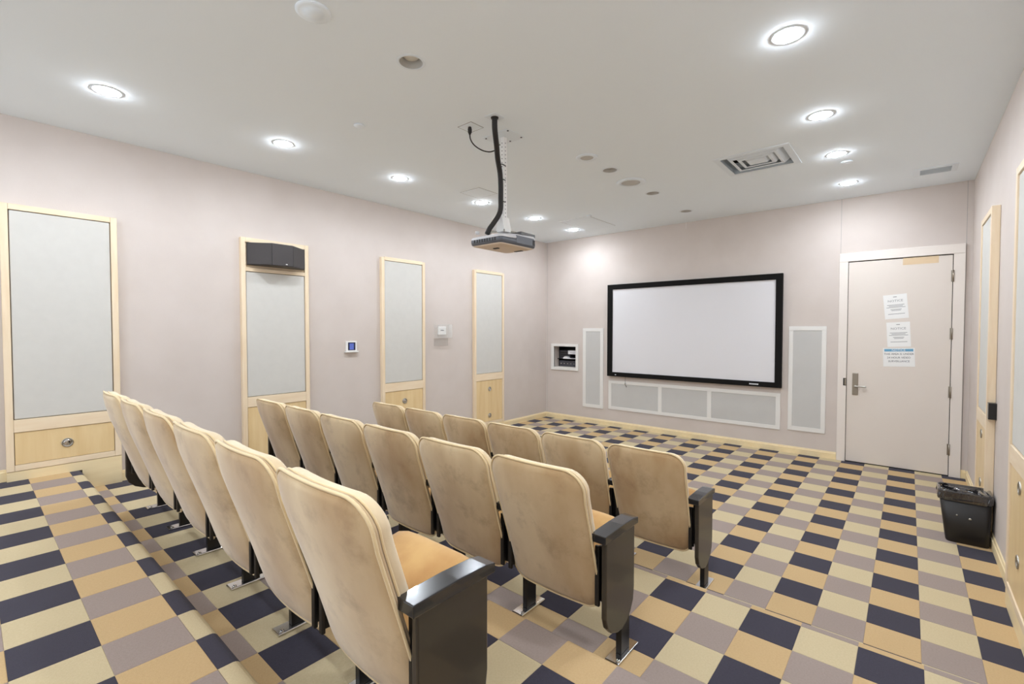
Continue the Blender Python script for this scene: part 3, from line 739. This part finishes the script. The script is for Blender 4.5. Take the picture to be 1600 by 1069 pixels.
# cable bundle along the pole
e = thing('cable_bundle', 'thick black sleeved cable bundle running from ceiling to projector', 'cable', (-2.41, 2.63, 2.42))
cab = [(-2.406, 2.628, ZC), (-2.42, 2.645, 3.14), (-2.47, 2.72, 3.05), (-2.53, 2.80, 2.98), (-2.565, 2.865, 2.90), (-2.575, 2.885, 2.80), (-2.578, 2.888, 2.7), (-2.58, 2.89, 2.62), (-2.59, 2.875, 2.56), (-2.62, 2.85, 2.50), (-2.645, 2.825, 2.45), (-2.66, 2.81, 2.405)]
def smooth_path(P, n=5):
    P = [Vector(p) for p in P]; out = []
    for i in range(len(P)-1):
        p0, p1, p2, p3 = P[max(i-1, 0)], P[i], P[i+1], P[min(i+2, len(P)-1)]
        for k in range(n):
            t = k/n; out.append(.5*((2*p1)+(p2-p0)*t+(2*p0-5*p1+4*p2-p3)*t*t+(3*p1-p0-3*p2+p3)*t**3))
    return out+[P[-1]]
part(MB().tube(smooth_path(cab), .021, 12), 'sleeve', 'cable_black', e)
part(MB().lathe([(.03, 0), (.028, -.012), (.021, -.014)], (-2.406, 2.628, ZC)), 'grommet', 'cable_black', e)
part(MB().box(-2.46, -2.352, 2.57, 2.685, ZC-.003, ZC-.0001), 'cover_plate', 'fixture_white', e)
for z in (2.98, 2.86, 2.68): part(MB().tube([(-2.585-.0, 2.89, z), (-2.57, 2.895, z), (-2.575, 2.945, z)], .004, 6), 'cable_tie', 'rack_black', e)
e = thing('power_cord', 'thin black power cord looping from ceiling outlet to cable bundle', 'cord', (-2.667, 2.623, 3.0))
part(MB().tube(smooth_path([(-2.667, 2.623, 3.165), (-2.663, 2.628, 3.12), (-2.64, 2.65, 3.075), (-2.60, 2.69, 3.04), (-2.56, 2.735, 3.03), (-2.525, 2.775, 3.045), (-2.515, 2.79, 3.03)]), .005, 8), 'cord', 'cable_black', e)
part(MB().lathe([(.00001, 0), (.012, 0), (.016, -.02), (.015, -.04), (.006, -.06), (.00001, -.06)], (-2.667, 2.623, ZC-.004)), 'plug', 'cable_black', e)

# ================================================================== CEILING FIXTURES
def hatch(label, x0, x1, y0, y1):
    e = thing('access_panel', label, 'hatch', ((x0+x1)/2, (y0+y1)/2, ZC), 'flush access panels in the ceiling')
    part(MB().box(x0, x1, y0, y1, ZC-.003, ZC, bev=.001), 'panel', 'ceiling_paint', e)
    for dd in ((x0-.006, x0-.001, y0-.006, y1+.006), (x1+.001, x1+.006, y0-.006, y1+.006), (x0-.001, x1+.001, y0-.006, y0-.001), (x0-.001, x1+.001, y1+.001, y1+.006)):
        part(MB().box(*dd, ZC-.0015, ZC), 'joint', 'hatch_line', e)
hatch('square access panel in the ceiling near the front left corner', -3.97, -3.47, 5.76, 6.52)
hatch('square access panel in the ceiling behind the projector', -4.02, -3.72, 3.80, 4.10)
hatch('small outlet plate in the ceiling beside the projector cable', -2.74, -2.60, 2.57, 2.70)

def downlight(x, y, lit, label, group):
    e = thing('downlight', label, 'downlight', (x, y, ZC), group)
    part(MB().lathe([(RC-.006, -.0005), (RC+.012, -.0005), (RC+.010, -.002), (RC-.002, -.003), (RC-.006, -.002), (RC-.006, -.0005)], (x, y, ZC), 'Z', 36), 'trim_ring', 'fixture_white', e)
    part(MB().lathe([(RC-.004, -.002), (RC-.006, .07), (.03, .10)], (x, y, ZC), 'Z', 32), 'can', 'can_white', e)
    if lit:
        part(MB().lathe([(.00001, -.016), (.03, -.0145), (.054, -.009), (.068, -.0015), (.0687, .02), (.00001, .02)], (x, y, ZC), 'Z', 28), 'lamp_lens', 'lamp_glow', e)
        ld = bpy.data.lights.new('lamp', 'SPOT'); ld.energy = LAMP_W*math.pi; ld.color = LAMP_COL; ld.spot_size = math.radians(172); ld.spot_blend = .55; ld.shadow_soft_size = .06
        lo = bpy.data.objects.new('lamp', ld); COL.objects.link(lo); lo.parent = e; lo.location = (0, 0, -.03)
    else:
        part(MB().lathe([(.00001, .028), (.035, .030), (.046, .036), (.050, .05), (.04, .075), (.00001, .08)], (x-.006, y+.004, ZC), 'Z', 24), 'unlit_lamp', 'bulb_off', e)
ORD = ('nearest', 'second nearest', 'third nearest', 'fourth nearest', 'fifth nearest', 'farthest')
for k, (x, y) in enumerate(LIT_L): downlight(x, y, True, '%s lit downlight of the row along the left wall' % ORD[k], 'lit downlights along the left wall')
for k, (x, y) in enumerate(LIT_R): downlight(x, y, True, '%s lit downlight in view of the row towards the door' % (ORD[k] if k < 3 else 'farthest'), 'lit downlights on the door side')
BACKN = ('behind the camera near the left wall', 'above the middle row at the aisle side', 'above the nearest row at the aisle side', 'behind the camera near the right wall', 'behind the camera in the middle')
for k, (x, y) in enumerate(LIT_BACK): downlight(x, y, True, 'lit downlight %s, outside the picture' % BACKN[k], 'lit downlights outside the picture')
for k, (x, y) in enumerate(OFF_C): downlight(x, y, False, '%s unlit recessed downlight in the middle of the ceiling' % (ORD[k] if k < 3 else 'farthest'), 'unlit downlights in the middle of the ceiling')

def disc(name, label, cat, x, y, prof, mat, group=None, inner=None):
    e = thing(name, label, cat, (x, y, ZC), group)
    part(MB().lathe(prof, (x, y, ZC), 'Z', 36), 'rim', mat, e)
    if inner: part(MB().lathe(inner[0], (x, y, ZC), 'Z', 32), 'cover', inner[1], e)
disc('ceiling_speaker', 'large round flush ceiling speaker in the middle of the ceiling', 'speaker', -2.33, 4.733, [(.10, 0), (.155, 0), (.15, -.008), (.11, -.012), (.10, -.008)], 'fixture_white', 'round ceiling devices', ([(.1, -.006), (.00001, -.008)], 'grille_cloth'))
disc('ceiling_speaker', 'round flush ceiling device between projector and large ceiling speaker', 'speaker', -2.309, 3.79, [(.06, 0), (.10, 0), (.096, -.008), (.065, -.010), (.06, -.006)], 'fixture_white', 'round ceiling devices', ([(.06, -.005), (.00001, -.006)], 'grille_cloth'))
disc('smoke_detector', 'white round smoke detector at the top edge of the picture', 'detector', -2.311, 1.176, [(.085, 0), (.085, -.006), (.07, -.010), (.045, -.012), (.045, -.015), (.00001, -.016)], 'ceiling_paint')
disc('sprinkler_cap', 'small white sprinkler cover plate left of the projector pole', 'sprinkler', -3.306, 2.045, [(.034, 0), (.042, -.006), (.04, -.010), (.00001, -.011)], 'ceiling_paint', 'sprinkler cover plates')
disc('sprinkler_cap', 'small white sprinkler cover plate beside the front access panel', 'sprinkler', -3.446, 5.72, [(.034, 0), (.042, -.006), (.04, -.010), (.00001, -.011)], 'ceiling_paint', 'sprinkler cover plates')
disc('sprinkler_cap', 'small white sprinkler cover plate among the door side downlights', 'sprinkler', -.48, 5.49, [(.04, 0), (.048, -.005), (.046, -.008), (.00001, -.009)], 'ceiling_paint', 'sprinkler cover plates')

# ---- supply diffuser with nested louvres
e = thing('air_diffuser', 'white rectangular ceiling air diffuser with nested louvres', 'diffuser', ((VENT[0]+VENT[1])/2, (VENT[2]+VENT[3])/2, ZC))
def frame_ring(mb, r0, z0, r1, z1, t=.003):
    """sloped rectangular ring between rectangle r0 at z0 and r1 at z1"""
    b = bmesh.new()
    def R(r, z): return [b.verts.new((r[0], r[2], z)), b.verts.new((r[1], r[2], z)), b.verts.new((r[1], r[3], z)), b.verts.new((r[0], r[3], z))]
    A, B, C, D = R(r0, z0), R(r1, z1), R(r1, z1+t), R(r0, z0+t)
    for P_, Q_ in ((A, B), (B, C), (C, D), (D, A)):
        for k in range(4): b.faces.new([P_[k], P_[(k+1) % 4], Q_[(k+1) % 4], Q_[k]])
    bmesh.ops.recalc_face_normals(b, faces=list(b.faces)); mb.merge(b)
def inset(r, g, h=None): h = g if h is None else h; return (r[0]+g, r[1]-g, r[2]+h, r[3]-h)
part((lambda m: (frame_ring(m, inset(VENT, -.02), ZC-.004, inset(VENT, .035), ZC-.006), m)[1])(MB()), 'flange', 'fixture_white', e)
part((lambda m: (frame_ring(m, inset(VENT, .035), ZC-.006, inset(VENT, .012), ZC+.05), m)[1])(MB()), 'collar', 'fixture_white', e)
for g in (.10, .165, .225):
    part((lambda m: (frame_ring(m, inset(VENT, g), ZC-.006, inset(VENT, g-.045), ZC+.045), m)[1])(MB()), 'louvre', 'fixture_white', e)
    if g < .2: part((lambda m: (frame_ring(m, inset(VENT, g), ZC-.006, inset(VENT, g+.022), ZC-.004), m)[1])(MB()), 'louvre_lip', 'fixture_white', e)
part(MB().box(*inset(VENT, .225), ZC-.006, ZC-.003), 'centre_plate', 'fixture_white', e)
part(MB().box(VENT[0]-.0, VENT[1], VENT[2], VENT[3], ZC+.15, ZC+.16), 'duct_back', 'vent_dark', e)
for dd in ((VENT[0]-.01, VENT[0], VENT[2], VENT[3]), (VENT[1], VENT[1]+.01, VENT[2], VENT[3]), (VENT[0], VENT[1], VENT[2]-.01, VENT[2]), (VENT[0], VENT[1], VENT[3], VENT[3]+.01)):
    part(MB().box(*dd, ZC+.12, ZC+.16), 'duct_side', 'vent_dark', e)
# ---- exhaust grille
e = thing('exhaust_grille', 'small white slotted exhaust grille in the ceiling above the door', 'grille', ((GRILL[0]+GRILL[1])/2, (GRILL[2]+GRILL[3])/2, ZC))
part((lambda m: (frame_ring(m, inset(GRILL, -.035, -.03), ZC-.005, inset(GRILL, .012, .012), ZC-.009, .005), m)[1])(MB()), 'flange', 'fixture_white', e)
ns = 11
for k in range(ns):
    y = GRILL[2]+.012+(GRILL[3]-GRILL[2]-.024)*(k+.5)/ns
    part(MB().prism([(y-.006, ZC-.006), (y-.004, ZC-.007), (y+.008, ZC+.01), (y+.006, ZC+.011)], 'X', GRILL[0]+.005, GRILL[1]-.005), 'slat', 'fixture_white', e)
part(MB().box(GRILL[0], GRILL[1], GRILL[2], GRILL[3], ZC+.1, ZC+.11), 'duct_back', 'vent_dark', e)
